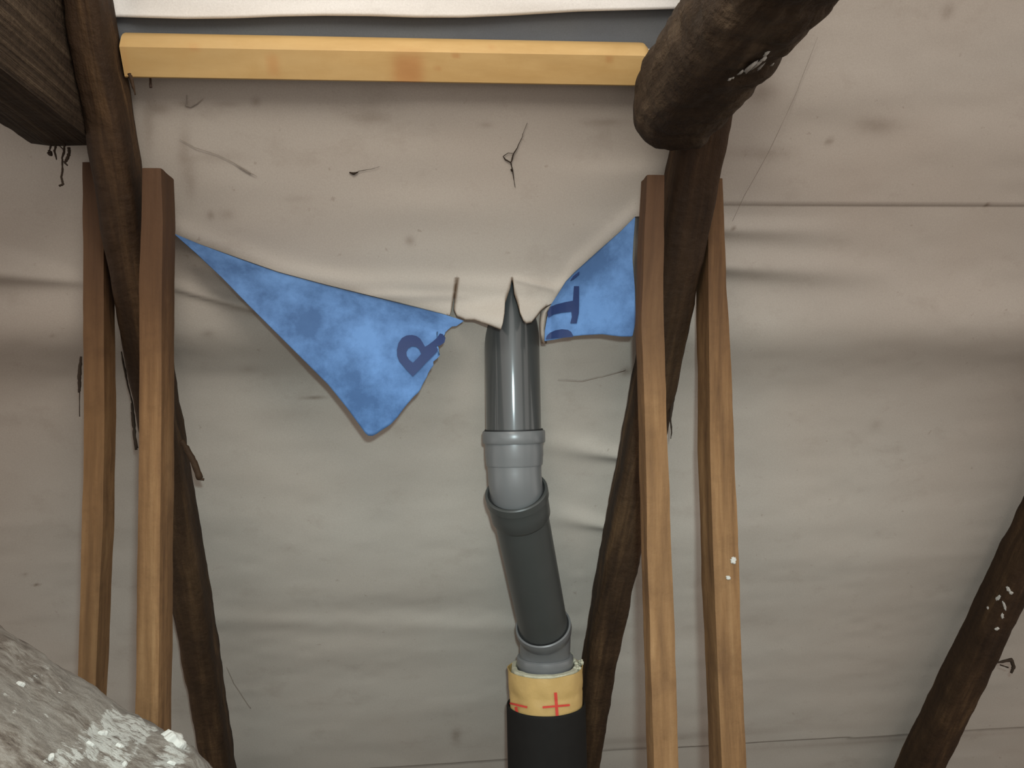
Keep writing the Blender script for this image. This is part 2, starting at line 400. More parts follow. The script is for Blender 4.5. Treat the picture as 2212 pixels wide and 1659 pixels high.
# squared beam on the left
sec = [(-.522, .430), (-.590, .426), (-.625, .432), (-.66, .458), (-.70, .487), (-.74, .514), (-.78, .545), (-.81, .58), (-.82, .63), (-.81, .69), (-.78, .73), (-.72, .745), (-.65, .745), (-.59, .74), (-.532, .71), (-.524, .64), (-.518, .57), (-.518, .49)]
cx, cz = -.69, .59
o = loft('collar_beam', [(Vector((cx, Y, cz+CAMZ)), Vector((1, 0, 0)), Vector((0, 0, 1)), s_) for (Y, s_) in [(1.40, .5), (1.1, .1), (.6, 0), (-.4, 0)]],
         M['log'], n=len(sec), rough=.007, rscale=13, seed=9, section=[(a-cx, b-cz) for a, b in sec])
recenter(o, Vector((cx, 1.40, cz+CAMZ))); tag(o, 'dark heavy collar beam in the top left corner, hung with dusty cobweb', 'beam', 'collar beams coming towards the viewer')

# plaster-crusted beam, bottom left
def axis_pt(px, py, Y, off): return at(px, py, Y)+off
nrm2 = Vector((-.53, .0, -.85)); nrm2.normalize()
R2 = .17; A = at(-500, 978, 1.02); B = at(485, 1630, 1.12)
d_ = (B-A).normalized(); perp = Vector((0, 1, 0)).cross(d_).normalized()
if perp.z < 0: perp = -perp
n_ = d_.cross(perp).normalized()
if n_.y > 0: n_ = -n_
down = (B.z-.02)/(-d_.z) if d_.z < 0 else 1
rings = []
Lb = (B-A).length
for (tt, k) in [(-.7, 1), (0, 1), (.45*Lb, 1), (.62*Lb, 1.0), (.80*Lb, 1.0), (.93*Lb, 1.05), (Lb, .97), (Lb+.3, 1), (Lb+down-.16, 1)]:
    c = A+d_*tt-perp*R2+n_*R2*.72
    rings.append((c, perp*R2*k, n_*(R2*.8), .75))
o = loft('plastered_beam', rings, M['plaster'], n=96, sq=5, rough=.0045, rscale=40, seed=11, step=.006)
pb = recenter(o, rings[-1][0]); tag(o, 'thick old beam crusted with grey and white plaster, bottom left corner', 'beam')
# stain_tone attribute: bare wood shows lower on its face
me = o.data; co = np.zeros(len(me.vertices)*3); me.vertices.foreach_get('co', co); co = co.reshape(-1, 3)+np.array(o.location)
dist = np.array([(Vector(v)-A).dot(perp) for v in co]); me.attributes['stain_tone'].data.foreach_set('value', np.clip((-dist-.045)/.05, 0.05, 1))
bpy.context.view_layer.update()
wt = np.zeros(len(me.vertices))
for (px, py, rx, ry, ang, st_) in [(378, 1612, 36, 20, -.6, 1.05), (318, 1578, 30, 9, -.6, .95), (282, 1550, 24, 7, -.6, .8), (215, 1585, 34, 8, -.7, .9), (258, 1612, 20, 6, -.8, .9), (48, 1480, 20, 8, -.5, .9), (195, 1610, 16, 6, -.4, .9),
                                  (108, 1637, 9, 9, 0, 1.1), (380, 1648, 34, 10, -.6, .9), (25, 1540, 10, 5, 0, .8), (205, 1566, 12, 7, 0, .8), (60, 1420, 40, 14, -.6, .45), (150, 1500, 60, 14, -.6, .35), (265, 1650, 10, 6, 0, .9), (90, 1545, 40, 6, -.7, .45)]:
    rx *= .75; ry *= .75; dd = ray(px, py).normalized(); ok, hit, nn, _ = pb.ray_cast(Vector((0, 0, CAMZ))-pb.location, dd)
    if not ok: continue
    hit = np.array(hit+pb.location); k = np.linalg.norm(hit-np.array((0, 0, CAMZ)))/F
    rel = co-hit; ux = rel[:, 0]; uz = rel[:, 2]; a_ = ux*math.cos(ang)+uz*math.sin(ang); b_ = -ux*math.sin(ang)+uz*math.cos(ang)
    wt += st_*np.exp(-(a_/(rx*k))**2-(b_/(ry*k))**2)*(np.abs(rel[:, 1]) < .12)
me.attributes.new('white', 'FLOAT', 'POINT').data.foreach_set('value', np.clip(wt, 0, 1.2))
def crust(points, hgt, name, seed, host=None):
    host = host or pb
    random.seed(seed); bm = bmesh.new()
    for (px, py, rx, ry, ang, hh) in points:
        c = at(px, py, 1.08)
        # find the beam surface: straight ahead from the sight line by ray_cast
        dd = (c-Vector((0, 0, CAMZ))).normalized(); ok, hit, nn, _ = host.ray_cast(Vector((0, 0, CAMZ))-host.location, dd)
        if not ok: continue
        hit = hit+host.location; k = hit.y/F; ca, sa = math.cos(ang), math.sin(ang)
        N = 44; rings_ = []
        X_ = Vector((1, 0, 0)); X_ = (X_-nn*X_.dot(nn)).normalized(); Z_ = -nn.cross(X_)
        for lv, (s1, h1) in enumerate([(1, -.004), (.92, hh*.7), (.6, hh), (.25, hh*.9)]):
            r_ = []
            for q in range(N):
                th = q/N*2*math.pi; rr = 1+.35*mnoise.noise(Vector((math.cos(th)*1.6, math.sin(th)*1.6, px*.37+lv*.2)))
                rr += .34*mnoise.noise(Vector((math.cos(th)*4, math.sin(th)*4, px*.7)))+.16*mnoise.noise(Vector((math.cos(th)*11, math.sin(th)*11, px*.3)))
                ex, ez = math.cos(th)*rx*rr*s1*k, math.sin(th)*ry*rr*s1*k
                hv = h1*(1+.5*mnoise.noise(Vector((ex*90, ez*90, px))))
                r_.append(bm.verts.new(hit+X_*(ex*ca-ez*sa)+Z_*(ex*sa+ez*ca)+nn*hv))
            rings_.append(r_)
        for a, b in zip(rings_, rings_[1:]):
            for q in range(N): bm.faces.new((a[q], a[(q+1) % N], b[(q+1) % N], b[q]))
        bm.faces.new(rings_[-1])
    me = bpy.data.meshes.new(name); bm.to_mesh(me); bm.free(); fix_normals(me)
    return link(name, me, M['flake'], host)
bpy.context.view_layer.update()
a0 = -.58
f = crust([(376, 1604, 26, 15, -.6, .009)], .01, 'plaster_lump', 2); f['label'] = 'largest white plaster lump, at the upper edge'
f = crust([(44, 1480, 9, 4, -.5, .004), (195, 1608, 8, 3, -.5, .003), (109, 1639, 6, 6, .3, .006), (268, 1652, 5, 4, 0, .004), (258, 1612, 9, 4, -.6, .003), (222, 1585, 11, 4, -.7, .004), (370, 1650, 9, 4, -.5, .004)], .01, 'plaster_crumb', 5); f['label'] = 'small white plaster crumbs'; f['kind'] = 'stuff'

RF = bpy.data.objects['rafter.002']; PO = bpy.data.objects['wooden_post.003']
f = crust([(2178, 1272, 7, 4, .9, .003), (2184, 1280, 5, 4, .3, .003), (2156, 1292, 4, 11, .3, .002), (2170, 1310, 3, 14, -.5, .002), (2153, 1358, 5, 5, 0, .003), (2134, 1313, 3, 3, 0, .002), (2165, 1330, 3, 10, -.4, .0015)], .01, 'plaster_fleck', 7, RF); f['label'] = 'white plaster flecks'; f['kind'] = 'stuff'
f = crust([(1584, 1210, 6, 9, 0, .003)], .01, 'plaster_fleck', 8, PO)
f = crust([(1573, 1248, 6, 4, .5, .003)], .01, 'plaster_fleck', 9, PO)

# ------------------------------------------------------------------ yellow batten
Yb = 1.352; tb = .042
def batten():
    OF = .084                                          # room-side face, measured from the roof plane
    Lx, Rx = on_roof(262, 125, OF).x, on_roof(1404, 145, OF).x
    s_ = lambda px, py: to_xs(on_roof(px, py, OF))[1]
    t0, t1, b0, b1 = s_(262, 101), s_(1404, 121), s_(272, 168), s_(1396, 187)
    n = 140; verts, uvs, st = [], [], []
    knots = [(590, 140, 13, 22, .55), (882, 152, 34, 34, 1.0), (985, 120, 8, 5, .8), (1315, 128, 8, 7, .7), (420, 105, 10, 6, .4), (1062, 104, 8, 5, .4), (945, 148, 6, 5, .6), (270, 140, 6, 40, .3)]
    kn = [(*to_xs(on_roof(kx, ky, OF)), rx*1.32/F, ry*1.4/F, a) for kx, ky, rx, ry, a in knots]
    for i in range(n+1):
        f = i/n; x = Lx+(Rx-Lx)*f; t_ = t0+(t1-t0)*f; b_ = b0+(b1-b0)*f
        e = max(0, (f-.990)/.010)**2*.006
        prof = [(t_-e+.004+.012, OF-.040), (t_-e+.004+.0115, OF-.026), (t_-e+.013, OF-.018), (t_-e+.008, OF-.010), (t_-e+.003, OF-.003), (t_-e, OF-e*.4)]
        prof += [(t_-e-(t_-e-b_-.002)*q/14, OF-e*.4) for q in range(1, 15)]
        prof += [(b_, OF-.002), (b_+.002, OF-.040)]
        for (sv, of) in prof:
            X, Y, Z = from_xs(x, sv, of+.0007*mnoise.noise(Vector((x*5, sv*8, 3)))); verts.append((X, Y, Z)); uvs.append((x, sv-b_+(OF-of)*.5))
            a_ = sum(a*math.exp(-((x-kx)/rx)**4-((sv-ks)/ry)**4) for kx, ks, rx, ry, a in kn)
            st.append(min(1, a_*.8))
    m = len(verts)//(n+1); faces = [(i*m+q, i*m+(q+1) % m, (i+1)*m+(q+1) % m, (i+1)*m+q) for i in range(n) for q in range(m)]
    faces += [tuple(range(m)), tuple(range(n*m, n*m+m))]
    me = mesh_np('batten', verts, faces, uvs, {'stain_tone': st}); fix_normals(me)
    o = link('batten', me, M['pine']); o.data.set_sharp_from_angle(angle=math.radians(35))
    recenter(o, Vector(from_xs(Lx, b0, OF-.04))); tag(o, 'new yellow pine batten nailed across between the two rafters', 'batten')
batten()

# ------------------------------------------------------------------ white sheet and grey strip above the batten
def strip(name, top, bot, off_t, off_b, mat, label, cat, sag=.0, nx_=110, ny_=26, seed=0):
    verts, dirt_shade_, faces = [], [], []
    x0, x1 = top[0][0], top[-1][0]; wide = x1-x0 > 400
    for i in range(nx_+1):
        px = x0+(x1-x0)*i/nx_; yt = lerp_table(top, px); yb = lerp_table(bot, px)
        for j in range(ny_+1):
            f = j/ny_; py = yt+(yb-yt)*f; off = off_t+(off_b-off_t)*f+sag*math.sin(f*math.pi)
            off += .003*mnoise.noise(Vector((px*.004, py*.02, seed)))
            if wide: k_ = max(0, min(1, (min(px-x0, x1-px)-60)/60)); lo_ = min(.040, off_t); off = lo_+(off-lo_)*k_*k_*(3-2*k_)
            verts.append(on_roof(px, py, off)); dirt_shade_.append(0)
    for i in range(nx_):
        for j in range(ny_): a = i*(ny_+1)+j; faces.append((a, a+1, a+ny_+2, a+ny_+1))
    me = mesh_np(name, verts, faces, attrs={'dirt_shade': dirt_shade_}); o = link(name, me, mat)
    # face the room
    if me.polygons[0].normal.dot(NIN) < 0: me.flip_normals()
    solidify(o, .0012, -1); recenter(o, verts[0]); return tag(o, label, cat)
wave = [(190, 37), (265, 37), (400, 41), (500, 40), (600, 36), (700, 34), (800, 35), (900, 38), (1000, 38), (1100, 34), (1250, 25), (1400, 21), (1560, 17)]
strip('grey_sheet', [(200, -10), (1540, -30)], [(200, 96), (262, 98), (1404, 117), (1420, 110), (1540, 108)], .028, .0255, M['sheet_grey'],
      'smooth grey strip of sheet directly above the yellow batten', 'roofing sheet', seed=2)
strip('white_sheet', [(190, -420), (1560, -420)], wave, .066, .044, M['sheet_white'],
      'bright white hanging sheet with a wavy lower edge, at the very top', 'roofing sheet', sag=.012, ny_=60, seed=5)
strip('white_sheet', [(1395, 106), (1480, 104)], [(1395, 145), (1480, 150)], .027, .027, M['sheet_white'],
      'small white scrap of sheet between batten end and round log', 'roofing sheet', nx_=10, ny_=5, seed=6)

# ------------------------------------------------------------------ torn underlay sheet between the rafters, with its blue flaps
LOWER = [(225, 500), (375, 505), (430, 527), (520, 559), (600, 587), (700, 614), (800, 639), (900, 664), (950, 677), (972, 683), (980, 684), (985, 672), (986.3, 640), (987, 601), (987.2, 601), (988, 640), (989.5, 668), (996, 684), (1008, 692),
         (1025, 692), (1042, 698), (1060, 704), (1082, 713), (1086, 700), (1090, 678), (1091, 655), (1096, 640), (1102, 622), (1106, 602), (1109, 615), (1111, 635), (1118, 655), (1124, 678), (1131, 693), (1137, 699), (1148, 697), (1158, 685), (1168, 672), (1180, 662),
         (1196, 654), (1206, 634), (1222, 608), (1240, 589), (1270, 562), (1300, 535), (1340, 500), (1372, 468), (1470, 462)]
LOWS = [(225, 500), (375, 505), (600, 587), (800, 639), (968, 682), (1082, 702), (1140, 692), (1196, 654), (1240, 589), (1372, 468), (1470, 462)]
def bulge(px, py):
    b = .046*math.exp(-((px-1100)/118)**2-((py-715)/62)**2)
    b += .005*math.exp(-((py-lerp_table(LOWS, px)+6)/26)**2)
    b += .012*math.exp(-((py-705)/60)**2)*(.3+.7*math.exp(-((px-1085)/105)**4))
    return b
def sheet_off(px, py):
    X, S_ = to_xs(on_roof(px, py)); X = np.array([X]); S_ = np.array([S_])
    h = .4*ridge_field(X, S_, [(250, 470, 1500, 470, .005, .004, .06, .06), (600, 600, 1200, 625, .010, .014, .024, .020), (700, 640, 980, 640, .008, .006, .012, .01),
                               (950, 230, 1600, 245, .012, .012, .05, .05), (1200, 370, 1420, 372, .002, .008, .02, .02), (1120, 605, 1200, 625, .007, .006, .007, .007)])[0]
    h += .0035*vnoise(X*1.6+30, S_*9)[0] + .0012*vnoise(X*6+9, S_*22+4)[0]
    return .034+float(h)+bulge(px, py)
cols_ = sorted(set([round(x, 1) for x in np.arange(225, 1471, 5.0)]+[p[0] for p in LOWER]+[986, 988.5, 975, 978, 993, 1104, 1107.5, 1093, 1099, 1115, 1121, 1128]))
NR = 150; verts, dirt_shade_, faces = [], [], []
sb = [(398, 330, 14, 55, .30), (412, 390, 12, 40, .25), (470, 340, 60, 12, .18), (320, 270, 14, 60, .30), (345, 235, 24, 14, .35), (405, 225, 20, 8, .35), (553, 220, 10, 10, .4), (490, 225, 30, 6, .25), (455, 465, 8, 10, .4), (490, 463, 18, 12, .25),
      (885, 520, 10, 10, .4), (800, 255, 40, 12, .25), (1310, 264, 50, 8, .25), (1110, 340, 10, 10, .2), (640, 430, 30, 8, .15), (1050, 270, 14, 6, .25), (750, 630, 30, 8, .25)]
for px in cols_:
    yb = lerp_table(LOWER, px)
    for j in range(NR+1):
        ym = min(594, yb-7); JM = 112
        py = 112+(ym-112)*j/JM if j <= JM else ym+(yb-ym)*(j-JM)/(NR-JM)
        qx = px; px_ = px-max(0, py-601)*.14*math.exp(-((px-987)/16)**2)
        verts.append(on_roof(px_, py, sheet_off(px_, py)))
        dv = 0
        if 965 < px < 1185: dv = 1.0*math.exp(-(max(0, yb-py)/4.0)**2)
        if 975 < px < 1000 and py > 599: dv = max(dv, math.exp(-((px-987)/5.5)**4), .8*math.exp(-(max(0, yb-py)/4)**2))  # shade inside the slit is painted on, along with its brown frayed edge
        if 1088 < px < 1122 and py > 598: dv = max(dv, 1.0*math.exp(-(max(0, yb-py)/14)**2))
        if px > 1000 and px < 1045: dv = max(dv, .8*math.exp(-((py-694)/5)**2)*abs(mnoise.noise(Vector((px*.2, 0, 0))))*2)
        for (bx, by, rx, ry, st_) in sb: dv += st_*math.exp(-((px-bx)/rx)**2-((py-by)/ry)**2)
        dirt_shade_.append(min(1, dv))
for i in range(len(cols_)-1):
    for j in range(NR): a = i*(NR+1)+j; faces.append((a, a+1, a+NR+2, a+NR+1))
me = mesh_np('torn_underlay', verts, faces, attrs={'dirt_shade': dirt_shade_})
sheet = link('torn_underlay', me, M['membrane'])
if me.polygons[0].normal.dot(NIN) < 0: me.flip_normals()
solidify(sheet, .0009, -1)
recenter(sheet, on_roof(850, 150, .03)); tag(sheet, 'pale underlay sheet torn around the pipe, with two blue folded flaps', 'roofing sheet')
bpy.context.view_layer.update()

def path_pt(path, f):
    L = [0]
    for a, b in zip(path, path[1:]): L.append(L[-1]+math.hypot(b[0]-a[0], b[1]-a[1]))
    d = f*L[-1]; i = 0
    while i < len(L)-2 and d > L[i+1]: i += 1
    k = (d-L[i])/(L[i+1]-L[i]); return (path[i][0]+(path[i+1][0]-path[i][0])*k, path[i][1]+(path[i+1][1]-path[i][1])*k)
def flap(name, topc, botA, botB, split, depth, nu=110, nv=44):
    verts, faces = [], []
    for i in range(nu+1):
        u = i/nu; T = path_pt(topc, u)
        Bp = path_pt(botA, u/split) if u <= split else path_pt(botB, (u-split)/(1-split))
        for j in range(nv+1):
            v = j/nv; px = T[0]+(Bp[0]-T[0])*v; py = T[1]+(Bp[1]-T[1])*v; verts.append(at(px, py, depth(px, py)))
    for i in range(nu):
        for j in range(nv): a = i*(nv+1)+j; faces.append((a, a+1, a+nv+2, a+nv+1))
    me = mesh_np(name, verts, faces); bm = bmesh.new(); bm.from_mesh(me); bmesh.ops.remove_doubles(bm, verts=bm.verts, dist=.0002)
    bm.to_mesh(me); bm.free()
    if sum(p.normal.y*p.area for p in me.polygons) > 0: me.flip_normals()
    o = link(name, me, M['blue'], sheet); solidify(o, .0009, -1); return o
TOPL = [(375, 504), (430, 527), (520, 560), (600, 588), (700, 615), (800, 640), (900, 664), (960, 679), (1002, 693)]
def sheetY(px, py): return on_roof(px, py, sheet_off(px, py)).y
YL = [(x, sheetY(x, lerp_table(TOPL, x)-2)) for x in (375, 520, 700, 850, 960, 1002)]
def depthL(px, py):
    yf = lerp_table(TOPL, px); d = max(0, (py-yf)/300); base = lerp_table(YL, px)
    wob = .006*mnoise.noise(Vector((px*.006, py*.006, 2)))
    return base-.006-.050*(1-math.exp(-d*5))*min(1, 1.2-.3*d)+.075*max(0, d-.45)**1.5+wob*min(1, d*4)
botA = [(375, 504), (425, 548), (480, 600), (540, 662), (600, 722), (660, 782), (710, 832), (750, 882), (785, 930), (792, 940)]
botB = [(792, 940), (800, 943), (810, 940), (822, 931), (838, 921), (846, 915), (858, 902), (868, 888), (874, 880), (884, 868), (893, 857), (902, 850), (908, 842), (914, 828), (921, 817), (924, 808), (931, 796), (937, 789), (935, 782), (943, 776), (950, 768), (950, 762), (942, 756), (941, 748),
        (949, 746), (958, 740), (962, 731), (958, 722), (965, 714), (976, 705), (986, 704), (1002, 693)]
fl = flap('blue_flap', TOPL, botA, botB, .66, depthL); fl['label'] = 'larger blue flap left of the pipe'
TOPR = [(1372, 468), (1340, 500), (1300, 535), (1270, 562), (1240, 589), (1222, 608), (1206, 634), (1190, 658)]
YR = [(x, sheetY(x, yy-2)) for x, yy in ((1190, 658), (1206, 634), (1240, 589), (1300, 535), (1372, 468))]
def topR(px): return lerp_table(sorted(TOPR), px)
def depthR(px, py):
    d = max(0, (py-topR(px))/200); base = lerp_table(YR, px)
    return base-.005-.024*(1-math.exp(-d*5))+.006*mnoise.noise(Vector((px*.008, py*.008, 8)))*min(1, d*4)
fr = flap('blue_flap', TOPR, [(1372, 468), (1368, 520), (1366, 560), (1371, 620), (1373, 680), (1371, 705), (1366, 727)],
          [(1366, 727), (1340, 727), (1300, 722), (1260, 724), (1230, 727), (1200, 733), (1176, 737), (1177, 715), (1181, 690), (1190, 658)], .45, depthR)
fr['label'] = 'smaller blue flap right of the pipe'
def ink(name, outer, holes, depth, parent, org=(800, 540), sc=3.456):
    bm = bmesh.new(); es = []
    for loop in [outer]+holes:
        pts = []
        for a, b in zip(loop, loop[1:]+loop[:1]):
            n = max(1, int(math.hypot(b[0]-a[0], b[1]-a[1])/18))
            pts += [(a[0]+(b[0]-a[0])*k/n, a[1]+(b[1]-a[1])*k/n) for k in range(n)]
        vs = [bm.verts.new((org[0]+x/sc, org[1]+y/sc, 0)) for x, y in pts]
        es += [bm.edges.new((vs[i], vs[(i+1) % len(vs)])) for i in range(len(vs))]
    bmesh.ops.triangle_fill(bm, edges=es, use_beauty=True)
    for _ in range(2): bmesh.ops.subdivide_edges(bm, edges=[e for e in bm.edges if e.calc_length() > 4], cuts=1); bmesh.ops.triangulate(bm, faces=bm.faces)
    for v in bm.verts:
        p = at(v.co.x, v.co.y, depth(v.co.x, v.co.y)); v.co = p+(Vector((0, 0, CAMZ))-p).normalized()*.0028
    me = bpy.data.meshes.new(name); bm.to_mesh(me); bm.free()
    if sum(p.normal.y*p.area for p in me.polygons) > 0: me.flip_normals()
    o = link(name, me, M['ink'], parent); return o
bpy.context.view_layer.update()
o = ink('printed_letter', [(318, 945), (265, 890), (215, 830), (200, 790), (198, 745), (210, 695), (235, 657), (270, 638), (310, 634), (345, 642), (372, 662), (390, 690), (408, 722), (430, 710), (470, 680), (498, 655), (520, 622), (540, 628), (562, 655), (553, 690), (520, 715), (490, 718), (505, 742), (495, 765), (440, 818), (380, 880)],
        [[(318, 842), (290, 820), (272, 790), (268, 762), (282, 735), (310, 719), (342, 722), (365, 742), (380, 775), (350, 810)]], depthL, fl)
o['label'] = 'navy printed letter, cut off by the torn edge'
o = ink('printed_letter', [(1520, 270), (1558, 270), (1558, 400), (1556, 470), (1540, 548), (1492, 548), (1504, 500), (1500, 460), (1430, 468), (1370, 480), (1328, 505), (1322, 470), (1340, 425), (1390, 405), (1460, 388), (1512, 378)], [], depthR, fr)
o = ink('printed_letter', [(1308, 668), (1318, 640), (1340, 618), (1380, 600), (1430, 591), (1475, 596), (1500, 612), (1515, 642), (1510, 650), (1440, 655), (1380, 660)], [], depthR, fr)
o = ink('printed_letter', [(1490, 232), (1515, 195), (1560, 160), (1558, 182), (1520, 215)], [], depthR, fr)
# narrow torn tab beside the pipe
verts, faces = [], []
tabL = [(1168, 672), (1166, 700), (1167, 722), (1170, 742)]; tabR = [(1200, 653), (1184, 672), (1178, 710), (1181, 742)]
for i in range(21):
    a = path_pt(tabL, i/20); b = path_pt(tabR, i/20)
    for j in range(6):
        px = a[0]+(b[0]-a[0])*j/5; py = a[1]+(b[1]-a[1])*j/5; verts.append(at(px, py, 1.575+.003*abs(j-2.5)-.0*i))
for i in range(20):
    for j in range(5): k = i*6+j; faces.append((k, k+1, k+7, k+6))
me = mesh_np('torn_tab', verts, faces, attrs={'dirt_shade': [min(1, max(0, (i//6-15)/5)+.25) for i in range(len(verts))]})
if sum(p.normal.y*p.area for p in me.polygons) > 0: me.flip_normals()
o = link('torn_tab', me, M['membrane'], sheet); solidify(o, .0012, -1)

# ------------------------------------------------------------------ vent pipe
YP = 1.668
def sweep(name, st, mat, parent, n=64, caps=True):
    """st: (centre, axis direction, radius) stations"""
    verts, faces = [], []
    ref = Vector((1, 0, 0))
    for c, d, r in st:
        d = d.normalized(); u = (ref-d*ref.dot(d)).normalized(); v = d.cross(u)
        for q in range(n):
            th = 2*math.pi*q/n; verts.append(c+u*math.cos(th)*r+v*math.sin(th)*r)
    m = len(st)
    for k in range(m-1):
        for q in range(n): a = k*n+q; b = k*n+(q+1) % n; faces.append((a, b, b+n, a+n))
    if caps: faces += [tuple(range(n)), tuple(range((m-1)*n, m*n))]
    me = bpy.data.meshes.new(name); me.from_pydata([tuple(v) for v in verts], [], faces); fix_normals(me)
    o = link(name, me, mat, parent); me.set_sharp_from_angle(angle=math.radians(35)); return o
A1 = at(1115, 1060, 1.672); B1 = at(1173, 1350, 1.885); dirS = (B1-A1).normalized()
def zat(py, Y=YP): return at(1108, py, Y).z
X1 = at(1108, 850, YP).x
def up(py): return Vector((X1, YP, zat(py)))
DN = Vector((0, 0, -1))
Xb = at(1179, 1500, 1.925).x; YB = 1.925
def lo(py): return Vector((Xb, YB, at(1179, py, YB).z))
pipe = empty('vent_pipe', (Xb, YB, 0)); tag(pipe, 'grey plastic vent pipe with two elbows rising through the torn underlay', 'pipe')
# upper straight length: visible part up to and through the underlay
sweep('upper_pipe', [(Vector((X1, YP+.012, zat(560))), DN, .0555), (up(700), DN, .0555), (up(965), DN, .0555)], M['pvc_dark'], pipe)['label'] = 'dark glossy upper length'
# first elbow with socket
def bez(p0, d0, p1, d1, k, n):
    out = []
    for i in range(n+1):
        t_ = i/n; q0, q1, q2, q3 = p0, p0+d0*k, p1-d1*k, p1
        p = q0*(1-t_)**3+q1*3*t_*(1-t_)**2+q2*3*t_*t_*(1-t_)+q3*t_**3
        g = (q1-q0)*3*(1-t_)**2+(q2-q1)*6*t_*(1-t_)+(q3-q2)*3*t_*t_; out.append((p, g.normalized()))
    return out
Pend = A1+dirS*.035
e1 = [(up(931), DN, .0563), (up(930), DN, .0615), (up(933), DN, .0632), (up(954), DN, .0632), (up(957), DN, .0615), (up(957.5), DN, .0585), (up(985), DN, .0585), (up(988), DN, .0578), (up(1001), DN, .0572), (up(1005), DN, .0562), (up(1005.5), DN, .0545)]
e1 += [(p, d, .0540) for p, d in bez(up(1012), DN, Pend, dirS, .030, 16)]
sweep('elbow', e1, M['pvc_light'], pipe)['label'] = 'light grey upper elbow'
sweep('seal_ring', [(up(927.5), DN, .0566), (up(927), DN, .0588), (up(930.5), DN, .0592), (up(931), DN, .0566)], M['rubber'], pipe)
# slanted length with its socket (open at the top)
def sl(d): return A1+dirS*d
LS = (B1-A1).length
sweep('slanted_pipe', [(sl(.03), dirS, .0556), (sl(.002), dirS, .0570), (sl(-.001), dirS, .0585), (sl(-.0015), dirS, .0622), (sl(.001), dirS, .0640), (sl(.017), dirS, .0642), (sl(.019), dirS, .0615), (sl(.040), dirS, .0612), (sl(.064), dirS, .0608), (sl(.068), dirS, .0590), (sl(.072), dirS, .0560), (sl(LS+.02), dirS, .0556)],
      M['pvc_mid'], pipe, caps=False)['label'] = 'dull dark slanted length'
sweep('seal_ring', [(sl(.004), dirS, .0548), (sl(.0035), dirS, .0578), (sl(.012), dirS, .0574), (sl(.0125), dirS, .0548)], M['rubber'], pipe)
# lower elbow: tilted socket, short bend, upright socket
def b2(d): return B1+dirS*d
e2 = [(b2(.03), dirS, .0570), (b2(.001), dirS, .0575), (b2(-.001), dirS, .0600), (b2(.001), dirS, .0632), (b2(.014), dirS, .0638), (b2(.017), dirS, .0622), (b2(.026), dirS, .0615), (b2(.028), dirS, .0600)]
e2 += [(p, d, .0592) for p, d in bez(b2(.034), dirS, lo(1424), DN, .02, 10)]
e2 = e2[:8]+[(p, d, .0580) for p, d in bez(b2(.031), dirS, lo(1414), DN, .018, 10)]
e2 += [(lo(1414.5), DN, .0620), (lo(1417), DN, .0648), (lo(1422), DN, .0655), (lo(1436), DN, .0652), (lo(1441), DN, .0625), (lo(1446), DN, .0618), (lo(1500), DN, .0618)]
sweep('elbow', e2, M['pvc_light'], pipe)['label'] = 'light grey lower elbow'
sweep('seal_ring', [(b2(-.002), dirS, .0560), (b2(-.0025), dirS, .0585), (b2(.004), dirS, .0585), (b2(.0045), dirS, .0560)], M['rubber'], pipe)
sweep('lower_pipe', [(lo(1480), DN, .0555), (Vector((Xb, YB, 0)), DN, .0555)], M['pvc_dark'], pipe)

# ------------------------------------------------------------------ insulation round the lower pipe
ins = empty('pipe_insulation', (Xb, YB, 0)); tag(ins, 'black foam sleeve with a yellow taped collar around the lower pipe', 'insulation')
def lathe_ring(name, prof, mat, wob=0, n=96, seed=0, close=True, tilt=0.0):
    verts, faces = [], []
    for (r, z) in prof:
        for q in range(n):
            th = 2*math.pi*q/n
            rr = r+wob*mnoise.noise(Vector((math.cos(th)*3, math.sin(th)*3, z*28+seed)))
            zz = z+tilt*math.cos(th)
            verts.append((Xb+math.cos(th)*rr, YB+math.sin(th)*rr, zz))
    m = len(prof)
    for k in range(m if close else m-1):
        for q in range(n): a = k*n+q; b = k*n+(q+1) % n; c = ((k+1) % m)*n; faces.append((a, b, c+(q+1) % n, c+q))
    me = bpy.data.meshes.new(name); me.from_pydata(verts, [], faces); fix_normals(me)
    o = link(name, me, mat, ins); me.set_sharp_from_angle(angle=math.radians(40)); return o
def zB(py): return at(1179, py, YB-.085).z     # heights read on the front of the sleeve
zt, zs = zB(1466), zB(1547)
lathe_ring('foam_sleeve', [(.0905, zs-.002), (.0912, zs-.006), (.0912, .003), (.0880, .003), (.0862, zs-.002), (.0882, zs)], M['foam_black'], .0006)
pf = [(.0868, zt), (.0866, zt-.012), (.0862, zt-.03), (.0850, zt-.044), (.0838, zt-.050), (.0846, zt-.056), (.0846, zt-.07), (.0835, zs-.03), (.0815, zs-.03), (.082, zt-.03), (.0845, zt)]
PR = [(zt, .0868), (zt-.03, .0862), (zt-.044, .0850), (zt-.050, .0838), (zt-.056, .0846), (zs-.03, .0835)]
paper = lathe_ring('paper_collar', pf, M['paper'], .0032, seed=3, tilt=.0015); paper['label'] = 'yellow crinkled tape collar'
lathe_ring('wool_filling', [(.0625, zt-.01), (.070, zt+.004), (.079, zt+.003), (.0815, zt-.02), (.0625, zt-.03)], M['wool'], .007, seed=9)
bm = bmesh.new()
for q in range(60):
    th = random.uniform(-.5, 1.4); rr = random.uniform(.070, .086); c = Vector((Xb+math.cos(th)*rr, YB+math.sin(th)*rr, zt+random.uniform(-.002, .009)*(1.0 if th > -.2 else .4)))
    bmesh.ops.create_icosphere(bm, subdivisions=1, radius=random.uniform(.003, .006), matrix=Matrix.Translation(c))
me = bpy.data.meshes.new('wool_tuft'); bm.to_mesh(me); bm.free(); o = link('wool_tuft', me, M['wool'], ins)
bpy.context.view_layer.update()
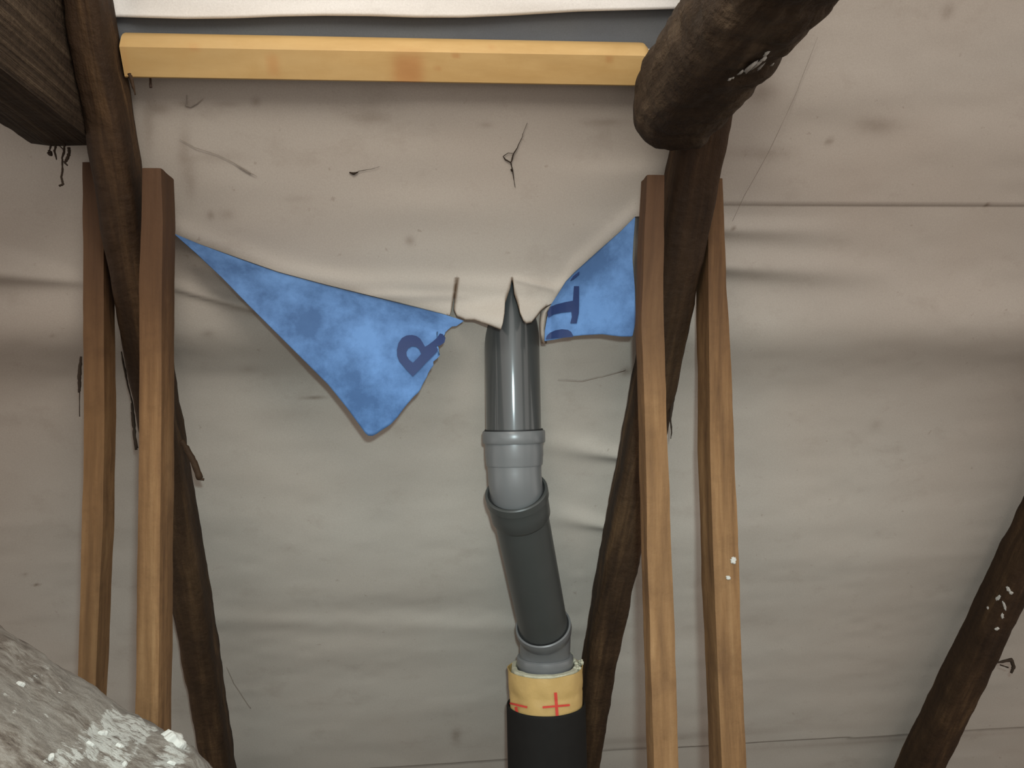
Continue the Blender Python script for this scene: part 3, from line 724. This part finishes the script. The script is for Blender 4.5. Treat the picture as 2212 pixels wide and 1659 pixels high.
def cyl_hit(px, py):
    r = .0862
    for _ in range(2):
        d = ray(px, py); A_ = d.x**2+d.y**2; B_ = -2*(d.x*Xb+d.y*YB); C_ = Xb*Xb+YB*YB-r*r; D_ = max(0, B_*B_-4*A_*C_)
        p = d*((-B_-math.sqrt(D_))/(2*A_)); p.z += CAMZ; r = lerp_table(sorted(PR), p.z)+.0034
    return p
def cross(strokes, label=None):
    verts, faces = [], []
    for (x0, y0, x1, y1, w) in strokes:
        dx, dy = x1-x0, y1-y0; L_ = math.hypot(dx, dy); ox, oy = -dy/L_*w/2, dx/L_*w/2; n = 16; s0 = len(verts)
        for k in range(n+1):
            f = k/n; j = .8*mnoise.noise(Vector((x0+k, y0, 5)))
            for s_ in (-1, 0, 1): verts.append(cyl_hit(x0+dx*f+ox*s_+j, y0+dy*f+oy*s_))
        for k in range(n):
            for m_ in (0, 1): a = s0+k*3+m_; faces.append((a, a+1, a+4, a+3))
    me = bpy.data.meshes.new('printed_cross'); me.from_pydata([tuple(v) for v in verts], [], faces); me.update()
    return link('printed_cross', me, M['red_ink'], paper)
cross([(1172, 1528, 1231, 1523, 4.6), (1200, 1496, 1204, 1550, 6.5)])
cross([(1101, 1519, 1139, 1528, 4.4), (1114, 1527, 1118, 1545, 6)])

# ------------------------------------------------------------------ cobwebs, splinters, nail
def strands(name, lines, mat, label, cat, Y=None, off=None, parent=None, group=None, res=6):
    """lines: ([(px, py)...], [radius mm...])"""
    verts, faces = [], []; org = None
    for pts, rad in lines:
        P_ = []
        for i, (x, y) in enumerate(pts):
            P_.append(at(x, y, Y) if Y else on_roof(x, y, off if off is not None else sheet_off(x, y)+.003))
        # resample
        Q, Rr = [], []
        for i in range(len(P_)-1):
            for k in range(5):
                f = k/5; j = .0010*mnoise.noise_vector(Vector((i+f, pts[i][0], pts[i][1])))
                Q.append(P_[i].lerp(P_[i+1], f)+j); ra = rad[min(i, len(rad)-1)]; rb = rad[min(i+1, len(rad)-1)]
                Rr.append((ra+(rb-ra)*f)*(1+.5*mnoise.noise(Vector((i*3+f*4, pts[i][0], 1)))))
        Q.append(P_[-1]); Rr.append(rad[min(len(P_)-1, len(rad)-1)]); s0 = len(verts)
        if org is None: org = P_[0]
        for i, q in enumerate(Q):
            d = (Q[min(i+1, len(Q)-1)]-Q[max(i-1, 0)]).normalized(); u = d.cross(Vector((.1, 1, .05))).normalized(); v = d.cross(u)
            for m_ in range(res):
                th = 2*math.pi*m_/res; verts.append(q+(u*math.cos(th)+v*math.sin(th))*Rr[i]*.001)
        for i in range(len(Q)-1):
            for m_ in range(res): a = s0+i*res+m_; b = s0+i*res+(m_+1) % res; faces.append((a, b, b+res, a+res))
        faces.append(tuple(s0+m_ for m_ in range(res))); faces.append(tuple(s0+(len(Q)-1)*res+m_ for m_ in range(res)))
    me = bpy.data.meshes.new(name); me.from_pydata([tuple(v) for v in verts], [], faces); fix_normals(me)
    o = link(name, me, mat, parent)
    if parent is None: recenter(o, org); tag(o, label, cat, group)
    return o
G = 'dusty cobweb strands'
strands('cobweb', [([(102, 270), (104, 290), (110, 310), (106, 330)], [2, 3, 2, 1]), ([(116, 290), (120, 312), (118, 325), (122, 345)], [1.5, 1.5, 2, 1]), ([(104, 292), (112, 300), (120, 308), (130, 316), (138, 325)], [1, .8, .8, .8]),
                   ([(140, 312), (138, 328), (134, 345), (135, 370), (132, 385), (136, 398), (128, 402)], [2, 2, 1.5, 1.8, 1.8, 2, 1.8]), ([(148, 318), (150, 330), (146, 342), (140, 350), (146, 358)], [2.5, 2.5, 3, 2, 1]), ([(110, 325), (107, 330), (112, 335)], [3, 4, 2]),
                   ([(73, 264), (77, 272), (79, 280)], [1.5, 2, 1])], M['web'], 'tangle of dusty cobweb hanging from the top left beam', 'cobweb', Y=1.385, group=G)
strands('cobweb', [([(1138, 265), (1128, 295), (1118, 318), (1108, 335), (1104, 350), (1108, 372), (1113, 405)], [.3, .4, .7, 1.1, 1.0, .9, .4]), ([(1104, 352), (1092, 345), (1087, 338), (1098, 330), (1108, 331)], [1, 1.2, .7, .5, .4]), ([(1105, 366), (1106, 370)], [2, 1.6])],
        M['web'], 'small cobweb thread stuck to the sheet above the pipe', 'cobweb', group=G)
strands('cobweb', [([(388, 300), (420, 318), (470, 335), (505, 352), (540, 372), (556, 382)], [.3, .5, .35, .5, .8, .2]), ([(505, 352), (542, 376)], [.3, .8])], M['web_pale'], 'thin slanting cobweb on the sheet near the left rafter', 'cobweb', group=G)
strands('cobweb', [([(755, 373), (763, 375), (774, 371)], [1, 2.2, .8]), ([(774, 371), (800, 365), (820, 360)], [.5, .3, .2])], M['web'], 'dark speck with a thread on the sheet below the batten', 'cobweb', group=G)
strands('cobweb', [([(403, 205), (402, 228), (412, 231), (424, 224), (438, 213)], [.4, 1, 1, .9, .3])], M['web_pale'], 'hook-shaped cobweb just below the batten, left end', 'cobweb', group=G)
strands('cobweb', [([(1766, 80), (1720, 200), (1660, 330), (1610, 420), (1582, 478)], [.3, .4, .45, .4, .3])], M['web_pale'], 'long faint cobweb thread on the underlay right of the log', 'cobweb', off=.012, group=G)
strands('cobweb', [([(1205, 820), (1260, 822), (1300, 812), (1352, 798)], [.4, .7, .5, .9])], M['web_pale'], 'faint thread across the underlay between pipe and right rafter', 'cobweb', off=.045, group=G)
strands('cobweb', [([(490, 1440), (505, 1475), (525, 1505), (542, 1530)], [.6, .7, .8, .5])], M['web_pale'], 'fine thread curling off the left rafter near the bottom', 'cobweb', off=.03, group=G)
strands('cobweb', [([(176, 770), (173, 790), (171, 812), (172, 835), (170, 848)], [2, 3, 3.5, 3, 2]), ([(172, 848), (172, 900)], [1, .8])], M['web'], 'dark dusty strand along the left edge of the leftmost post', 'cobweb', Y=1.50, group=G)
strands('cobweb', [([(262, 760), (270, 800), (276, 830), (286, 870)], [1.2, 2.4, 1.6, 1.5]), ([(286, 870), (288, 905), (290, 940), (294, 972)], [2.2, 3.6, 3.2, 2.6]), ([(284, 890), (289, 925), (298, 968)], [1.2, 1, .9])], M['web'], 'black dusty strip hanging beside the left rafter behind the post', 'cobweb', Y=1.62, group=G)
strands('cobweb', [([(1455, 860), (1450, 885), (1448, 905), (1451, 935), (1449, 948)], [2.5, 3, 2, 1.4, .6])], M['web'], 'small dusty shred hanging behind the inner right post', 'cobweb', Y=1.60, group=G)
strands('cobweb', [([(2152, 1432), (2170, 1428), (2184, 1425), (2190, 1440), (2184, 1454)], [2, 4, 5, 5, 3]), ([(2160, 1436), (2178, 1442)], [1.5, 2])], M['web'], 'small dusty tuft on the bottom right rafter', 'cobweb', Y=1.98, group=G)
strands('wood_splinter', [([(392, 950), (405, 972), (420, 1000), (432, 1034)], [4.5, 6, 6.5, 6.5]), ([(426, 1034), (441, 1036)], [2.5, 2.5])], M['old'], 'split wooden splinter sticking out from the left rafter', 'splinter', Y=1.58, res=8)
strands('nail', [([(325, 160), (325, 172), (326, 189)], [1.8, 1.8, 2.4])], M['nail'], 'short rusty nail sticking down under the left end of the batten', 'nail', Y=1.365, res=8)
# rough bark edge chips on the left rafter and post
strands('bark_chip', [([(280, 160), (285, 175), (292, 205)], [3, 3, 1])], M['old'], 'small bark chip on the edge of the left rafter', 'bark', Y=1.32)
